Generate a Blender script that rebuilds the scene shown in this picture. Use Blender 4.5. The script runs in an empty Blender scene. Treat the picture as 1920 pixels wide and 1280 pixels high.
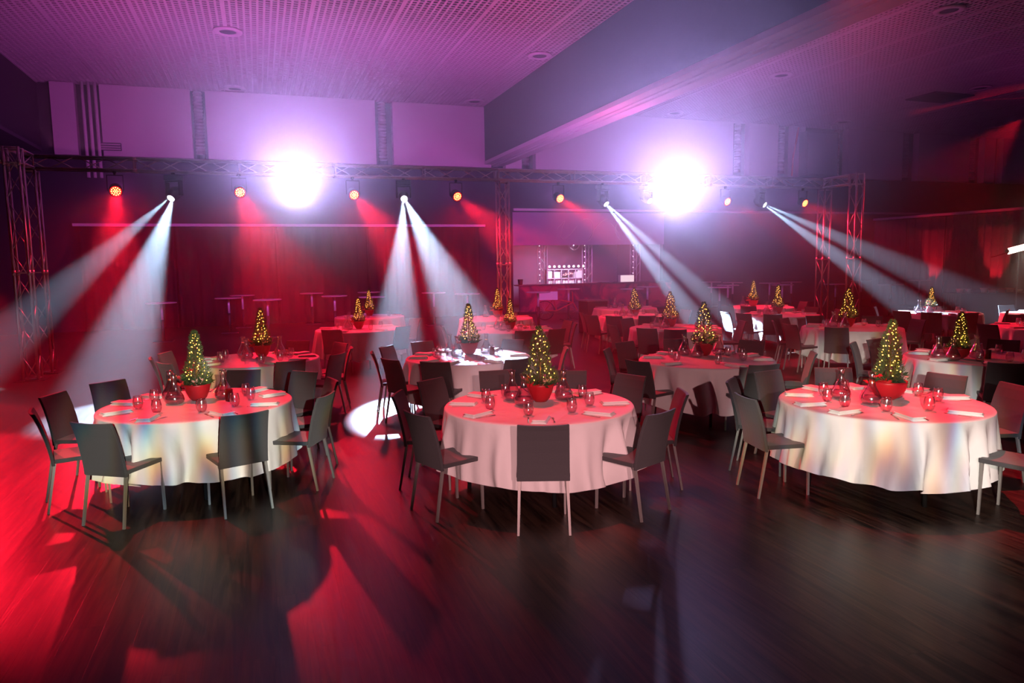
import bpy, bmesh, math, random
from mathutils import Vector, Matrix, Euler

# ------------------------------------------------------------------ camera
R = math.radians
F = 1330.0
CAMH = 2.06
YAW, PITCH, ROLL = R(19.5), R(6.35), 0.016
scn = bpy.context.scene
COL = scn.collection
fwd = Vector((math.sin(YAW) * math.cos(PITCH), math.cos(YAW) * math.cos(PITCH), -math.sin(PITCH)))
rt0 = Vector((math.cos(YAW), -math.sin(YAW), 0))
up0 = rt0.cross(fwd)
rt = rt0 * math.cos(ROLL) - up0 * math.sin(ROLL)
up = up0 * math.cos(ROLL) + rt0 * math.sin(ROLL)
camd = bpy.data.cameras.new('camera')
camd.sensor_width = 36.0
camd.lens = 36.0 * F / 1920.0
camd.clip_end = 200
cam = bpy.data.objects.new('camera', camd)
COL.objects.link(cam)
cam.matrix_world = Matrix(((rt.x, up.x, -fwd.x, 0), (rt.y, up.y, -fwd.y, 0), (rt.z, up.z, -fwd.z, CAMH), (0, 0, 0, 1)))
scn.camera = cam
C0 = Vector((0, 0, CAMH))

def ray(px, py):
    return fwd + rt * ((px - 960) / F) - up * ((py - 640) / F)
def atz(px, py, z):
    d = ray(px, py); return C0 + d * ((z - CAMH) / d.z)
def aty(px, py, y):
    d = ray(px, py); return C0 + d * (y / d.y)
def atx(px, py, x):
    d = ray(px, py); return C0 + d * (x / d.x)

# ------------------------------------------------------------------ haze, exposure, render quality
HAZE = 0.014
HAZE_G = 0.6
HAZE_START = 7.6      # distance in front of the camera at which the haze begins
w = bpy.data.worlds.new('hall_air'); scn.world = w
w.use_nodes = True
nt = w.node_tree; nt.nodes.clear()
wo = nt.nodes.new('ShaderNodeOutputWorld')
bg = nt.nodes.new('ShaderNodeBackground'); bg.inputs[0].default_value = (0, 0, 0, 1); bg.inputs[1].default_value = 0
nt.links.new(bg.outputs[0], wo.inputs['Surface'])
vset = scn.view_settings
vset.view_transform = 'Standard'; vset.look = 'None'; vset.gamma = 1.0; vset.use_curve_mapping = False
vset.exposure = 0.0
cy = scn.cycles
cy.use_denoising = True
cy.denoiser = 'OPENIMAGEDENOISE'
cy.use_adaptive_sampling = True
cy.adaptive_threshold = 0.03
cy.max_bounces = 12; cy.diffuse_bounces = 2; cy.glossy_bounces = 3; cy.transmission_bounces = 12
cy.volume_bounces = 0; cy.transparent_max_bounces = 16
cy.sample_clamp_indirect = 3.0
cy.sample_clamp_direct = 0.0
cy.caustics_reflective = False; cy.caustics_refractive = False
cy.blur_glossy = 1.0

# ------------------------------------------------------------------ lamps of the rig, plus added fill
XCUR = 25.8                     # curtain hung across the right of the hall
TY = 16.5                       # depth of the main truss
RED = (1.0, 0.008, 0.03)
WHITE = (0.46, 0.68, 1.0)
def spot(name, loc, target, power, half, color, blend=0.3, radius=0.04):
    l = bpy.data.lights.new(name, 'SPOT')
    l.energy = power; l.color = color; l.spot_size = 2 * R(half); l.spot_blend = blend
    l.shadow_soft_size = radius
    o = bpy.data.objects.new(name, l); COL.objects.link(o)
    o.location = loc
    o.rotation_euler = (Vector(target) - Vector(loc)).to_track_quat('-Z', 'Y').to_euler()
    return o
def gobo(lamp, kind, scale=9.0, ang=0.6):
    """a patterned glass in the projector: streaks with slightly split colours"""
    l = lamp.data; l.use_nodes = True
    n = l.node_tree; em = n.nodes['Emission']
    tc = n.nodes.new('ShaderNodeTexCoord'); mp = n.nodes.new('ShaderNodeMapping')
    n.links.new(tc.outputs['Normal'], mp.inputs['Vector'])
    mp.inputs['Rotation'].default_value = (0, 0, ang)
    mp.inputs['Scale'].default_value = (scale, scale * 0.22, 0.001)
    cmb = n.nodes.new('ShaderNodeCombineColor')
    for i, off in enumerate((0.0, 0.065, 0.13)):
        ad = n.nodes.new('ShaderNodeVectorMath'); ad.operation = 'ADD'; ad.inputs[1].default_value = (off * 1.6, 0, 0)
        n.links.new(mp.outputs[0], ad.inputs[0])
        nz = n.nodes.new('ShaderNodeTexNoise'); nz.noise_dimensions = '2D'
        nz.inputs['Scale'].default_value = 1.0; nz.inputs['Detail'].default_value = 1.5
        n.links.new(ad.outputs[0], nz.inputs['Vector'])
        mr = n.nodes.new('ShaderNodeMapRange')
        mr.inputs[1].default_value = 0.38; mr.inputs[2].default_value = 0.58
        mr.inputs[3].default_value = 0.22; mr.inputs[4].default_value = 1.0
        n.links.new(nz.outputs[0], mr.inputs[0])
        n.links.new(mr.outputs[0], cmb.inputs[i])
    n.links.new(cmb.outputs[0], em.inputs['Color'])
    return lamp

# fixtures hanging on the main truss: pixel of the lens -> point on the truss plane
PAR_PX = [(217, 356), (449, 358), (662, 363), (855, 366), (1047, 370), (1360, 376), (1505, 379)]
MOV_PX = [(327, 363), (757, 368), (1130, 375), (1425, 379), (1212, 371)]
BIG_PX = [(556, 367), (1270, 378)]
par_pos = [aty(x, y, TY - 0.05) for x, y in PAR_PX]
mov_pos = [aty(x, y, TY - 0.05) for x, y in MOV_PX]
big_pos = [aty(x, y, TY - 0.05) for x, y in BIG_PX]
pd = Vector((rt0.x * 0.559, rt0.y * 0.559, 0)) - Vector((math.sin(YAW), math.cos(YAW), 0)) * 1.064 + Vector((0, 0, -0.523))
PAR_DIR = pd.normalized()
PAR_W = [4500, 4200, 5200, 5600, 5000, 3000, 3000]
for i, p in enumerate(par_pos):
    spot('red_wash_light', p + PAR_DIR * 0.16, p + PAR_DIR * 8, PAR_W[i], 8 if i == 0 else 10.5, RED, 0.6, 0.07)
    spot('red_fill_light', p + PAR_DIR * 0.16, (p.x + .5, p.y - 1.5, 0), 520, 70, RED, 1.0, 0.1)  # extra wide lamp, added to redden the tables around the truss
    spot('violet_fill_light', p + Vector((0, .2, .05)), (p.x + .2, p.y + 3.0, p.z + .6), 640, 78, (0.74, 0.13, 0.80), 1.0, 0.1)  # added violet lamp without a fixture, tints haze and back wall
# red washes off left on the rig; right and overhead ones are added fill
for (lx, ly, lz, tx, ty_, pw, hf) in ((-6.6, 15.55, 3.75, -2.6, 8.4, 9000, 9.5), (-7.0, 15.55, 3.75, -4.2, 11.6, 4500, 14),
                                  (19.0, 8.0, 6.0, 10.0, 9.5, 2500, 13), (24.0, 17.0, 6.5, 12.0, 14.0, 700, 15)):  # right-hand pair added out of frame to redden the tables there
    spot('red_wash_light', (lx, ly, lz), (tx, ty_, 0), pw, hf, RED, 0.5, 0.07)
for (lx, ly, tx, ty_, pw) in ((-1.8, 9.5, -.6, 7.2, 2400), (3.2, 8.5, 2.6, 6.2, 2300), (7.0, 7.2, 5.9, 5.0, 5200)):
    spot('red_wash_light', (lx, ly, 7.6), (tx, ty_, .7), pw, 12.5, RED, 0.8, 0.05)  # unseen overhead lamp, added to redden the front tabletops
# moving heads, each beam split in two by a prism
MOV_T = [
    (atz(190, 775, 0), atz(-110, 742, 0)),
    (atz(738, 772, 0), atz(905, 668, 0.75)),
    (atz(1312, 612, 0.6), atz(1384, 606, 0.6)),
    (atz(1722, 586, 0.75), atz(1892, 588, 0.7)),
    (atz(1505, 616, 0.6), None)]
MOV_W = [34000, 32000, 110000, 75000, 6000]
MOV_H = [7.4, 4.9, 4.4, 5.0, 2.4]
for i, p in enumerate(mov_pos):
    for t in MOV_T[i]:
        if t is None: continue
        d = (t - p).normalized()
        spot('beam_light', p + d * 0.2, t, MOV_W[i], MOV_H[i], WHITE, 0.7, 0.02)
# the two heads turned straight into the lens, each with an added lilac fill for its halo
for i, p in enumerate(big_pos):
    d = (C0 - p).normalized()
    spot('dazzling_light', p + d * 0.22, C0, 2200, 9, (0.72, 0.74, 1.0), 1.0, 0.12)
    spot('halo_fill_light', p + d * 0.24, C0 + Vector((0, 0, 3.5)), 10500 if i == 0 else 14000, 20, (0.50, 0.38, 0.95), 1.0, 0.15)
# front of house profiles behind the camera, with streaky gobos
FOH = [((0.5, -4.0, 2.9), atz(385, 850, 0.45), 5400, 7.0, True), ((-3.6, -4.0, 3.1), atz(1650, 850, 0.45), 6000, 6.5, True),
       ((-1.6, -4.0, 2.9), atz(1010, 840, 0.4), 2500, 6.5, False), ((-.8, -6.0, 3.6), atz(1190, 640, 0.5), 2000, 15.0, False)]
for loc, t, pw, h, g in FOH:
    s = spot('front_light', loc, t, pw, h, (1.0, 0.93, 0.82) if g else (1.0, 0.50, 0.52), 0.5, 0.04)
    if g: gobo(s, 'streak', 46.0, 0.9 if loc[0] > 0 else 0.55)
# added area lights with no fixture wash the ceiling and the upper wall
for (x0, x1, pw, c) in ((-3.8, 5.3, 330, (0.80, 0.14, 0.55)), (6.0, 15.0, 230, (0.80, 0.10, 0.42)), (17.0, 27.0, 45, (0.6, 0.06, 0.5))):
    l = bpy.data.lights.new('ceiling_fill_light', 'AREA'); l.shape = 'RECTANGLE'; l.size = x1 - x0; l.size_y = 0.25
    l.energy = pw; l.color = c
    o = bpy.data.objects.new('ceiling_fill_light', l); COL.objects.link(o)
    o.location = ((x0 + x1) / 2, TY, 4.42); o.rotation_euler = (R(180), 0, 0)
# red uplights at the foot of the curtain on the right
for px in (1735, 1850):
    q = atx(px, 540, XCUR - .6)
    spot('curtain_uplight', (XCUR - .75, q.y, 0.12), (XCUR - .05, q.y + 0.1, 2.4), 900, 17, RED, 0.6, 0.03)
spot('bar_light', (12.5, 27.6, 2.6), (12.5, 29.6, 0.8), 520, 60, (0.8, 0.65, 1.0), 1.0, 0.2)

# ------------------------------------------------------------------ materials
MATS = {}
def mat(name, base=(0.5, 0.5, 0.5), rough=0.6, metal=0.0, spec=0.5, emit=None, estr=0.0, trans=0.0, ior=1.45, sheen=0.0, noise=None, bump=None):
    if name in MATS: return MATS[name]
    m = bpy.data.materials.new(name); m.use_nodes = True
    n = m.node_tree; b = n.nodes['Principled BSDF']
    b.inputs['Base Color'].default_value = (*base, 1)
    b.inputs['Roughness'].default_value = rough
    b.inputs['Metallic'].default_value = metal
    b.inputs['Specular IOR Level'].default_value = spec
    b.inputs['IOR'].default_value = ior
    b.inputs['Transmission Weight'].default_value = trans
    b.inputs['Sheen Weight'].default_value = sheen
    if emit:
        b.inputs['Emission Color'].default_value = (*emit, 1); b.inputs['Emission Strength'].default_value = estr
        m.cycles.emission_sampling = 'NONE'
    if noise:
        sc, amt = noise
        tc = n.nodes.new('ShaderNodeTexCoord'); nz = n.nodes.new('ShaderNodeTexNoise')
        nz.inputs['Scale'].default_value = sc; nz.inputs['Detail'].default_value = 3
        n.links.new(tc.outputs['Object'], nz.inputs['Vector'])
        mx = n.nodes.new('ShaderNodeMix'); mx.data_type = 'RGBA'
        mx.inputs['A'].default_value = (*[c * (1 - amt) for c in base], 1)
        mx.inputs['B'].default_value = (*[min(1, c * (1 + amt)) for c in base], 1)
        n.links.new(nz.outputs[0], mx.inputs['Factor'])
        n.links.new(mx.outputs['Result'], b.inputs['Base Color'])
    if bump:
        sc, st, dist = bump
        tc = n.nodes.new('ShaderNodeTexCoord'); nz = n.nodes.new('ShaderNodeTexNoise')
        nz.inputs['Scale'].default_value = sc; nz.inputs['Detail'].default_value = 2
        n.links.new(tc.outputs['Object'], nz.inputs['Vector'])
        bp = n.nodes.new('ShaderNodeBump'); bp.inputs['Strength'].default_value = st; bp.inputs['Distance'].default_value = dist
        n.links.new(nz.outputs[0], bp.inputs['Height'])
        n.links.new(bp.outputs[0], b.inputs['Normal'])
    MATS[name] = m
    return m

def floor_material():
    m = bpy.data.materials.new('dark_wood_floor'); m.use_nodes = True
    n = m.node_tree; b = n.nodes['Principled BSDF']; L = n.links
    tc = n.nodes.new('ShaderNodeTexCoord')
    mp = n.nodes.new('ShaderNodeMapping'); mp.inputs['Rotation'].default_value = (0, 0, R(90))
    L.new(tc.outputs['Object'], mp.inputs['Vector'])
    br = n.nodes.new('ShaderNodeTexBrick')
    br.inputs['Scale'].default_value = 1.0; br.inputs['Brick Width'].default_value = 1.9; br.inputs['Row Height'].default_value = 0.19
    br.inputs['Mortar Size'].default_value = 0.0022; br.inputs['Mortar Smooth'].default_value = 0.1
    br.offset = 0.37; br.offset_frequency = 2
    br.inputs['Color1'].default_value = (0.9, 0.9, 0.9, 1); br.inputs['Color2'].default_value = (0.35, 0.35, 0.35, 1); br.inputs['Mortar'].default_value = (0, 0, 0, 1)
    L.new(mp.outputs[0], br.inputs['Vector'])
    mg = n.nodes.new('ShaderNodeMapping'); mg.inputs['Scale'].default_value = (11.0, 0.7, 1.0)
    L.new(tc.outputs['Object'], mg.inputs['Vector'])
    sp = n.nodes.new('ShaderNodeMath'); sp.operation = 'MULTIPLY'; sp.inputs[1].default_value = 3.7
    L.new(br.outputs['Color'], sp.inputs[0])
    cx = n.nodes.new('ShaderNodeCombineXYZ'); L.new(sp.outputs[0], cx.inputs[1]); L.new(sp.outputs[0], cx.inputs[0])
    ad = n.nodes.new('ShaderNodeVectorMath'); L.new(mg.outputs[0], ad.inputs[0]); L.new(cx.outputs[0], ad.inputs[1])
    nz = n.nodes.new('ShaderNodeTexNoise'); nz.inputs['Scale'].default_value = 1.6; nz.inputs['Detail'].default_value = 7; nz.inputs['Roughness'].default_value = 0.62; nz.inputs['Distortion'].default_value = 0.9
    L.new(ad.outputs[0], nz.inputs['Vector'])
    cr = n.nodes.new('ShaderNodeValToRGB')
    cr.color_ramp.elements[0].position = 0.36; cr.color_ramp.elements[0].color = (0.008, 0.005, 0.004, 1)
    cr.color_ramp.elements[1].position = 0.66; cr.color_ramp.elements[1].color = (0.085, 0.045, 0.030, 1)
    L.new(nz.outputs[0], cr.inputs[0])
    mx = n.nodes.new('ShaderNodeMix'); mx.data_type = 'RGBA'; mx.blend_type = 'MULTIPLY'; mx.inputs['Factor'].default_value = 0.55
    L.new(cr.outputs[0], mx.inputs['A']); L.new(br.outputs['Color'], mx.inputs['B'])
    L.new(mx.outputs['Result'], b.inputs['Base Color'])
    mr = n.nodes.new('ShaderNodeMapRange'); mr.inputs[3].default_value = 0.30; mr.inputs[4].default_value = 0.46
    L.new(nz.outputs[0], mr.inputs[0]); L.new(mr.outputs[0], b.inputs['Roughness'])
    bp = n.nodes.new('ShaderNodeBump'); bp.inputs['Strength'].default_value = 0.25; bp.inputs['Distance'].default_value = 0.004
    ms = n.nodes.new('ShaderNodeMath'); ms.operation = 'MULTIPLY_ADD'; ms.inputs[1].default_value = -1.0
    L.new(br.outputs['Fac'], ms.inputs[0]); L.new(nz.outputs[0], ms.inputs[2])
    L.new(ms.outputs[0], bp.inputs['Height']); L.new(bp.outputs[0], b.inputs['Normal'])
    b.inputs['Specular IOR Level'].default_value = 0.4
    return m

M_floor = floor_material()
M_cloth = mat('white_linen', (0.80, 0.78, 0.76), 0.85, bump=(7, 0.25, 0.03))
M_napkin = mat('napkin_linen', (0.82, 0.80, 0.76), 0.8)
M_fabric = mat('charcoal_upholstery', (0.065, 0.062, 0.066), 0.85, noise=(420, 0.45), sheen=0.15)
M_leg = mat('grey_painted_metal', (0.30, 0.28, 0.26), 0.42, 0.3)
M_black = mat('black_metal', (0.012, 0.012, 0.013), 0.45)
M_alu = mat('aluminium', (0.62, 0.60, 0.60), 0.34, 1.0)
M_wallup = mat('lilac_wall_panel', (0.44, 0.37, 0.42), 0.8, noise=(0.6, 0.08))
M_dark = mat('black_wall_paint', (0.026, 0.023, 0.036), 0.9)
M_wallmid = mat('dark_wall', (0.06, 0.05, 0.075), 0.8)
M_ceil = mat('grey_ceiling_lattice', (0.42, 0.36, 0.40), 0.7)
M_void = mat('black_void_above_lattice', (0.012, 0.012, 0.016), 1.0)
M_duct = mat('galvanised_duct', (0.55, 0.5, 0.52), 0.35, 0.9)
M_drape = mat('black_drape', (0.012, 0.011, 0.016), 0.95, spec=.2)
M_curtain = mat('dark_curtain', (0.10, 0.085, 0.11), 0.8)
M_pot = mat('red_glazed_pot', (0.42, 0.012, 0.02), 0.4)
M_conifer = mat('conifer_needles', (0.075, 0.12, 0.04), 0.7, noise=(30, 0.5))
M_leaf = mat('dark_green_leaves', (0.03, 0.06, 0.025), 0.55)
M_redleaf = mat('red_poinsettia_leaves', (0.55, 0.02, 0.03), 0.55)
M_pinkleaf = mat('pale_pink_petals', (0.75, 0.42, 0.32), 0.6)
M_bark = mat('brown_bark', (0.10, 0.05, 0.03), 0.9)
M_bulb = mat('warm_fairy_light', (1, 0.6, 0.2), 0.5, emit=(1.0, 0.46, 0.07), estr=9)
def thin_glass(name, edge, base, refr=0.0):
    """blown glass with walls too thin to bend the view: clear face on, bright at the rims"""
    m = bpy.data.materials.new(name); m.use_nodes = True
    n = m.node_tree; n.nodes.clear(); L = n.links
    out = n.nodes.new('ShaderNodeOutputMaterial'); mx = n.nodes.new('ShaderNodeMixShader')
    tr = n.nodes.new('ShaderNodeBsdfTransparent'); tr.inputs[0].default_value = (.97, .97, .98, 1)
    gl = n.nodes.new('ShaderNodeBsdfGlossy'); gl.inputs['Roughness'].default_value = .14
    lw = n.nodes.new('ShaderNodeLayerWeight'); lw.inputs[0].default_value = .5
    pw = n.nodes.new('ShaderNodeMath'); pw.operation = 'POWER'; pw.inputs[1].default_value = 2.0
    mr = n.nodes.new('ShaderNodeMapRange'); mr.inputs[3].default_value = base; mr.inputs[4].default_value = edge
    L.new(lw.outputs['Facing'], pw.inputs[0]); L.new(pw.outputs[0], mr.inputs[0]); L.new(mr.outputs[0], mx.inputs[0])
    src = tr
    if refr:
        m2 = n.nodes.new('ShaderNodeMixShader'); m2.inputs[0].default_value = refr
        rf = n.nodes.new('ShaderNodeBsdfRefraction'); rf.inputs['IOR'].default_value = 1.33; rf.inputs['Roughness'].default_value = .05
        L.new(tr.outputs[0], m2.inputs[1]); L.new(rf.outputs[0], m2.inputs[2]); src = m2
    L.new(src.outputs[0], mx.inputs[1]); L.new(gl.outputs[0], mx.inputs[2]); L.new(mx.outputs[0], out.inputs['Surface'])
    return m
M_glass = thin_glass('clear_glass', 1.0, .12)
M_water = thin_glass('water', .5, .06, .3)
M_steel = mat('steel_cutlery', (0.6, 0.6, 0.6), 0.2, 1.0)
M_candle = mat('dark_red_candle', (0.16, 0.008, 0.012), 0.4)
M_rail = mat('pale_rail', (0.55, 0.45, 0.50), 0.5)
M_lensw = mat('white_lens', (1, 1, 1), 0.3, emit=(0.85, 0.92, 1.0), estr=12)
M_lensb = mat('dazzling_lens', (1, 1, 1), 0.3, emit=(0.95, 0.96, 1.0), estr=30)
M_led = mat('red_led', (1, 0.2, 0.1), 0.3, emit=(1.0, 0.22, 0.05), estr=14)
M_lensdark = mat('black_lens_face', (0.02, 0.0, 0.0), 0.2, emit=(1.0, 0.01, 0.02), estr=1.2)
M_bartop = mat('bar_counter_top', (0.10, 0.05, 0.08), 0.3)
M_barwall = mat('bar_back_wall', (0.34, 0.22, 0.32), 0.8)
M_fairywhite = mat('white_bulb', (1, 1, 1), 0.5, emit=(1.0, 0.75, 0.9), estr=3.0)
M_lightbox = mat('lightbox_face', (0.9, 0.9, 0.8), 0.5, emit=(1.0, 0.95, 0.8), estr=0.8)
M_lampwarm = mat('floodlight_face', (1, 1, 1), 0.5, emit=(1.0, 0.82, 0.62), estr=30)
M_white = mat('white_ceramic', (0.75, 0.72, 0.66), 0.35)

# ------------------------------------------------------------------ mesh helpers
class MB:
    def __init__(s): s.bm = bmesh.new()
    def box(s, x0, x1, y0, y1, z0, z1, mtx=None):
        v = [s.bm.verts.new((x, y, z)) for x in (x0, x1) for y in (y0, y1) for z in (z0, z1)]
        for f in ((0, 1, 3, 2), (4, 6, 7, 5), (0, 4, 5, 1), (2, 3, 7, 6), (0, 2, 6, 4), (1, 5, 7, 3)):
            s.bm.faces.new([v[i] for i in f])
        if mtx is not None:
            for q in v: q.co = mtx @ q.co
        return s
    def tube(s, a, b, r, n=8, r2=None):
        a = Vector(a); b = Vector(b); r2 = r if r2 is None else r2
        z = (b - a)
        if z.length < 1e-6: return s
        z.normalize(); x = z.orthogonal().normalized(); y = z.cross(x)
        A = []; B = []
        for i in range(n):
            t = 2 * math.pi * i / n; o = x * math.cos(t) + y * math.sin(t)
            A.append(s.bm.verts.new(a + o * r)); B.append(s.bm.verts.new(b + o * r2))
        for i in range(n):
            j = (i + 1) % n; s.bm.faces.new((A[i], A[j], B[j], B[i]))
        s.bm.faces.new(A[::-1]); s.bm.faces.new(B)
        return s
    def path(s, pts, r, n=8):
        for a, b in zip(pts[:-1], pts[1:]): s.tube(a, b, r, n)
        return s
    def lathe(s, prof, n=24, cx=0, cy=0, cz=0, close=False):
        rings = []
        for (r, z) in prof:
            if r < 1e-5: rings.append([s.bm.verts.new((cx, cy, cz + z))])
            else: rings.append([s.bm.verts.new((cx + r * math.cos(2 * math.pi * i / n), cy + r * math.sin(2 * math.pi * i / n), cz + z)) for i in range(n)])
        pairs = list(zip(rings[:-1], rings[1:]))
        if close: pairs.append((rings[-1], rings[0]))
        for a, b in pairs:
            for i in range(n):
                j = (i + 1) % n
                if len(a) == 1 and len(b) == 1: continue
                if len(a) == 1: s.bm.faces.new((a[0], b[j], b[i]))
                elif len(b) == 1: s.bm.faces.new((a[i], a[j], b[0]))
                else: s.bm.faces.new((a[i], a[j], b[j], b[i]))
        return s
    def grid(s, f, nu, nv):
        V = [[s.bm.verts.new(f(i / nu, j / nv)) for j in range(nv + 1)] for i in range(nu + 1)]
        for i in range(nu):
            for j in range(nv): s.bm.faces.new((V[i][j], V[i + 1][j], V[i + 1][j + 1], V[i][j + 1]))
        return s
    def leaf(s, p, d, L, W, bend=0.15, nrm=None):
        p = Vector(p); d = Vector(d).normalized()
        x = d.orthogonal().normalized() if nrm is None else d.cross(Vector(nrm)).normalized()
        n = x.cross(d)
        a = s.bm.verts.new(p); b = s.bm.verts.new(p + d * L * .45 + x * W * .5 + n * bend * L * .3)
        m = s.bm.verts.new(p + d * L * .5 + n * bend * L * .1); c = s.bm.verts.new(p + d * L * .45 - x * W * .5 + n * bend * L * .3)
        e = s.bm.verts.new(p + d * L - n * bend * L)
        s.bm.faces.new((a, b, m)); s.bm.faces.new((a, m, c)); s.bm.faces.new((b, e, m)); s.bm.faces.new((m, e, c))
        return s
    def blob(s, p, r, sub=1, sc=(1, 1, 1)):
        q = bmesh.ops.create_icosphere(s.bm, subdivisions=sub, radius=r)
        for v in q['verts']:
            v.co = Vector((v.co.x * sc[0], v.co.y * sc[1], v.co.z * sc[2])) + Vector(p)
        return s
    def build(s, name, m, parent=None, smooth=False, bevel=0):
        bmesh.ops.recalc_face_normals(s.bm, faces=s.bm.faces)
        me = bpy.data.meshes.new(name); s.bm.to_mesh(me); s.bm.free()
        me.materials.append(m)
        if smooth:
            for f in me.polygons: f.use_smooth = True
        o = bpy.data.objects.new(name, me); COL.objects.link(o)
        if parent is not None: o.parent = parent
        if bevel:
            md = o.modifiers.new('bevel', 'BEVEL'); md.width = bevel; md.segments = 2; md.limit_method = 'ANGLE'
        return o
def tag(o, label=None, cat=None, group=None, kind=None):
    if label: o['label'] = label
    if cat: o['category'] = cat
    if group: o['group'] = group
    if kind: o['kind'] = kind
    return o
def thing(name, label, cat, loc=(0, 0, 0), rz=0.0, group=None):
    o = bpy.data.objects.new(name, None); o.empty_display_size = 0.1; COL.objects.link(o)
    o.location = loc; o.rotation_euler = (0, 0, rz)
    return tag(o, label, cat, group)
def struct(name, mb, m, **k): return tag(mb.build(name, m, **k), kind='structure')
def tree_copy(o, parent=None):
    c = o.copy(); COL.objects.link(c)
    if parent is not None: c.parent = parent
    for ch in list(o.children): tree_copy(ch, c)
    return c
PROTO = {}
def place(key, maker, loc, rz, label, group=None, scale=None, cat=None):
    """first call builds the thing, later ones copy it with its parts"""
    if key in PROTO: o = tree_copy(PROTO[key])
    else: o = maker(); PROTO[key] = o
    o.location = loc; o.rotation_euler = (0, 0, rz); o['label'] = label
    if scale is not None: o.scale = scale
    else: o.scale = (1, 1, 1)
    if group: o['group'] = group
    elif 'group' in o: del o['group']
    if cat: o['category'] = cat
    return o

# ------------------------------------------------------------------ the hall
BY = 27.0          # back wall
HC = 8.0           # ceiling
XL, XR = -6.35, 8.45   # edges of the coffered bay
XW = 42.0          # right wall

struct('floor', MB().box(-18, 43, -9, 31.5, -0.1, 0.0), M_floor)
# lattice ceiling: blades in both directions and a dark plenum above
def lattice(x0, x1, y0, y1, z, cell=0.15, t=0.052, h=0.02):
    mb = MB(); n = int((x1 - x0) / cell)
    for i in range(n + 1):
        x = x0 + i * (x1 - x0) / n; tt = t * (1.9 if i % 13 == 0 else 1)
        mb.box(x - tt / 2, x + tt / 2, y0, y1, z - (0.015 if i % 13 == 0 else 0), z + h)
    n = int((y1 - y0) / cell)
    for i in range(n + 1):
        y = y0 + i * (y1 - y0) / n
        mb.box(x0, x1, y - t / 2, y + t / 2, z + 0.004, z + h + 0.003)
    return mb
o = struct('ceiling_lattice_left', lattice(XL, XR, 9.0, BY, HC), M_ceil)
o = struct('ceiling_lattice_right', lattice(XR + 0.75, XW, 9.0, BY, HC), M_ceil)
struct('ceiling', MB().box(-18, 43, -9, 31.5, 8.5, 8.6), M_void)
# downstand beams left and right of the bay
struct('beam_right', MB().box(XR, XR + 0.7, 2.0, BY, 5.95, 8.5), M_dark)
b = MB().box(XR - 0.02, XR + 0.9, 2.0, BY, 5.83, 5.95).box(XR + 0.25, XR + 0.32, 2.0, BY, 5.80, 5.83).box(XR + 0.45, XR + 0.62, 2.0, BY, 5.79, 5.83).box(XR + 0.7, XR + 0.95, 2.0, BY, 5.95, 6.25)
struct('trim_1', b, M_wallup)
struct('beam_left', MB().box(XL - 0.7, XL, 2.0, BY, 5.95, 8.5), M_dark)
struct('trim_2', MB().box(XL - 0.75, XL + 0.02, 2.0, BY, 5.85, 5.95), M_wallmid)
struct('wall_left', MB().box(-15.2, -15.0, -9, BY, 0, 8.5), M_dark)
struct('wall_right', MB().box(XW, XW + 0.2, -9, 31.5, 0, 8.5), M_dark)
# back wall, dark, with the bar opening
bx0 = aty(962, 500, BY).x; bx1 = aty(1243, 500, BY).x
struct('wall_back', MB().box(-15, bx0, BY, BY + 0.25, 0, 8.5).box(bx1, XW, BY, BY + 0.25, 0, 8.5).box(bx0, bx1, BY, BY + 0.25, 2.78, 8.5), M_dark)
struct('wall_bar', MB().box(bx0 - 0.2, bx0, BY + .25, 31.4, 0, 3.5).box(bx1, bx1 + .2, BY + .25, 31.4, 0, 3.5).box(bx0, bx1, 31.2, 31.4, 0, 3.5), M_barwall)
struct('ceiling_bar', MB().box(bx0, bx1, BY + .25, 31.4, 3.4, 3.5), M_wallmid)
# pale upper panels between the dark recesses of the ducts
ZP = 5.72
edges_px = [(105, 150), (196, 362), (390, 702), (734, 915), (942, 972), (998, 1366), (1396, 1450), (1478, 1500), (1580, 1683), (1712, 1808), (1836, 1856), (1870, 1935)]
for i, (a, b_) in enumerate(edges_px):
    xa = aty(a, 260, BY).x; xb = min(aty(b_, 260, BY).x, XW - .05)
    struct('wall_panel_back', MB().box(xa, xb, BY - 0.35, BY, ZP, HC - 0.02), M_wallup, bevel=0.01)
# recess backs are the dark wall; ducts hang in them
def make_duct():
    t = thing('spiral_duct', '', 'air duct')
    mb = MB(); prof = []
    n = 19
    for i in range(n * 2 + 1):
        prof.append((0.125 + (0.030 if i % 2 else 0.0), i * 2.1 / (n * 2)))
    mb.lathe([(0, 0)] + prof + [(0, 2.1)], 20).build('duct_pipe', M_duct, t)
    MB().lathe([(0, -0.16), (0.17, -0.16), (0.17, 0.0), (0, 0.0)], 20).build('duct_cap', M_black, t)
    return t
duct_px = [(377, 'above the two red lamps at the left'), (718, 'between the big light and the centre tower'), (985, 'just right of the ceiling beam, cut short'),
           (1382, 'to the right of the right-hand big light'), (1464, 'left of the hanging cable'), (1567, 'right of the dark box'),
           (1697, 'second from the right wall'), (1822, 'last one towards the right wall')]
for px, lb in duct_px:
    p = aty(px, 290, BY - 0.18)
    place('duct', make_duct, (p.x, BY - 0.2, ZP + 0.12), 0, 'ribbed metal air duct on the back wall, ' + lb, 'ribbed ducts on the back wall')
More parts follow.
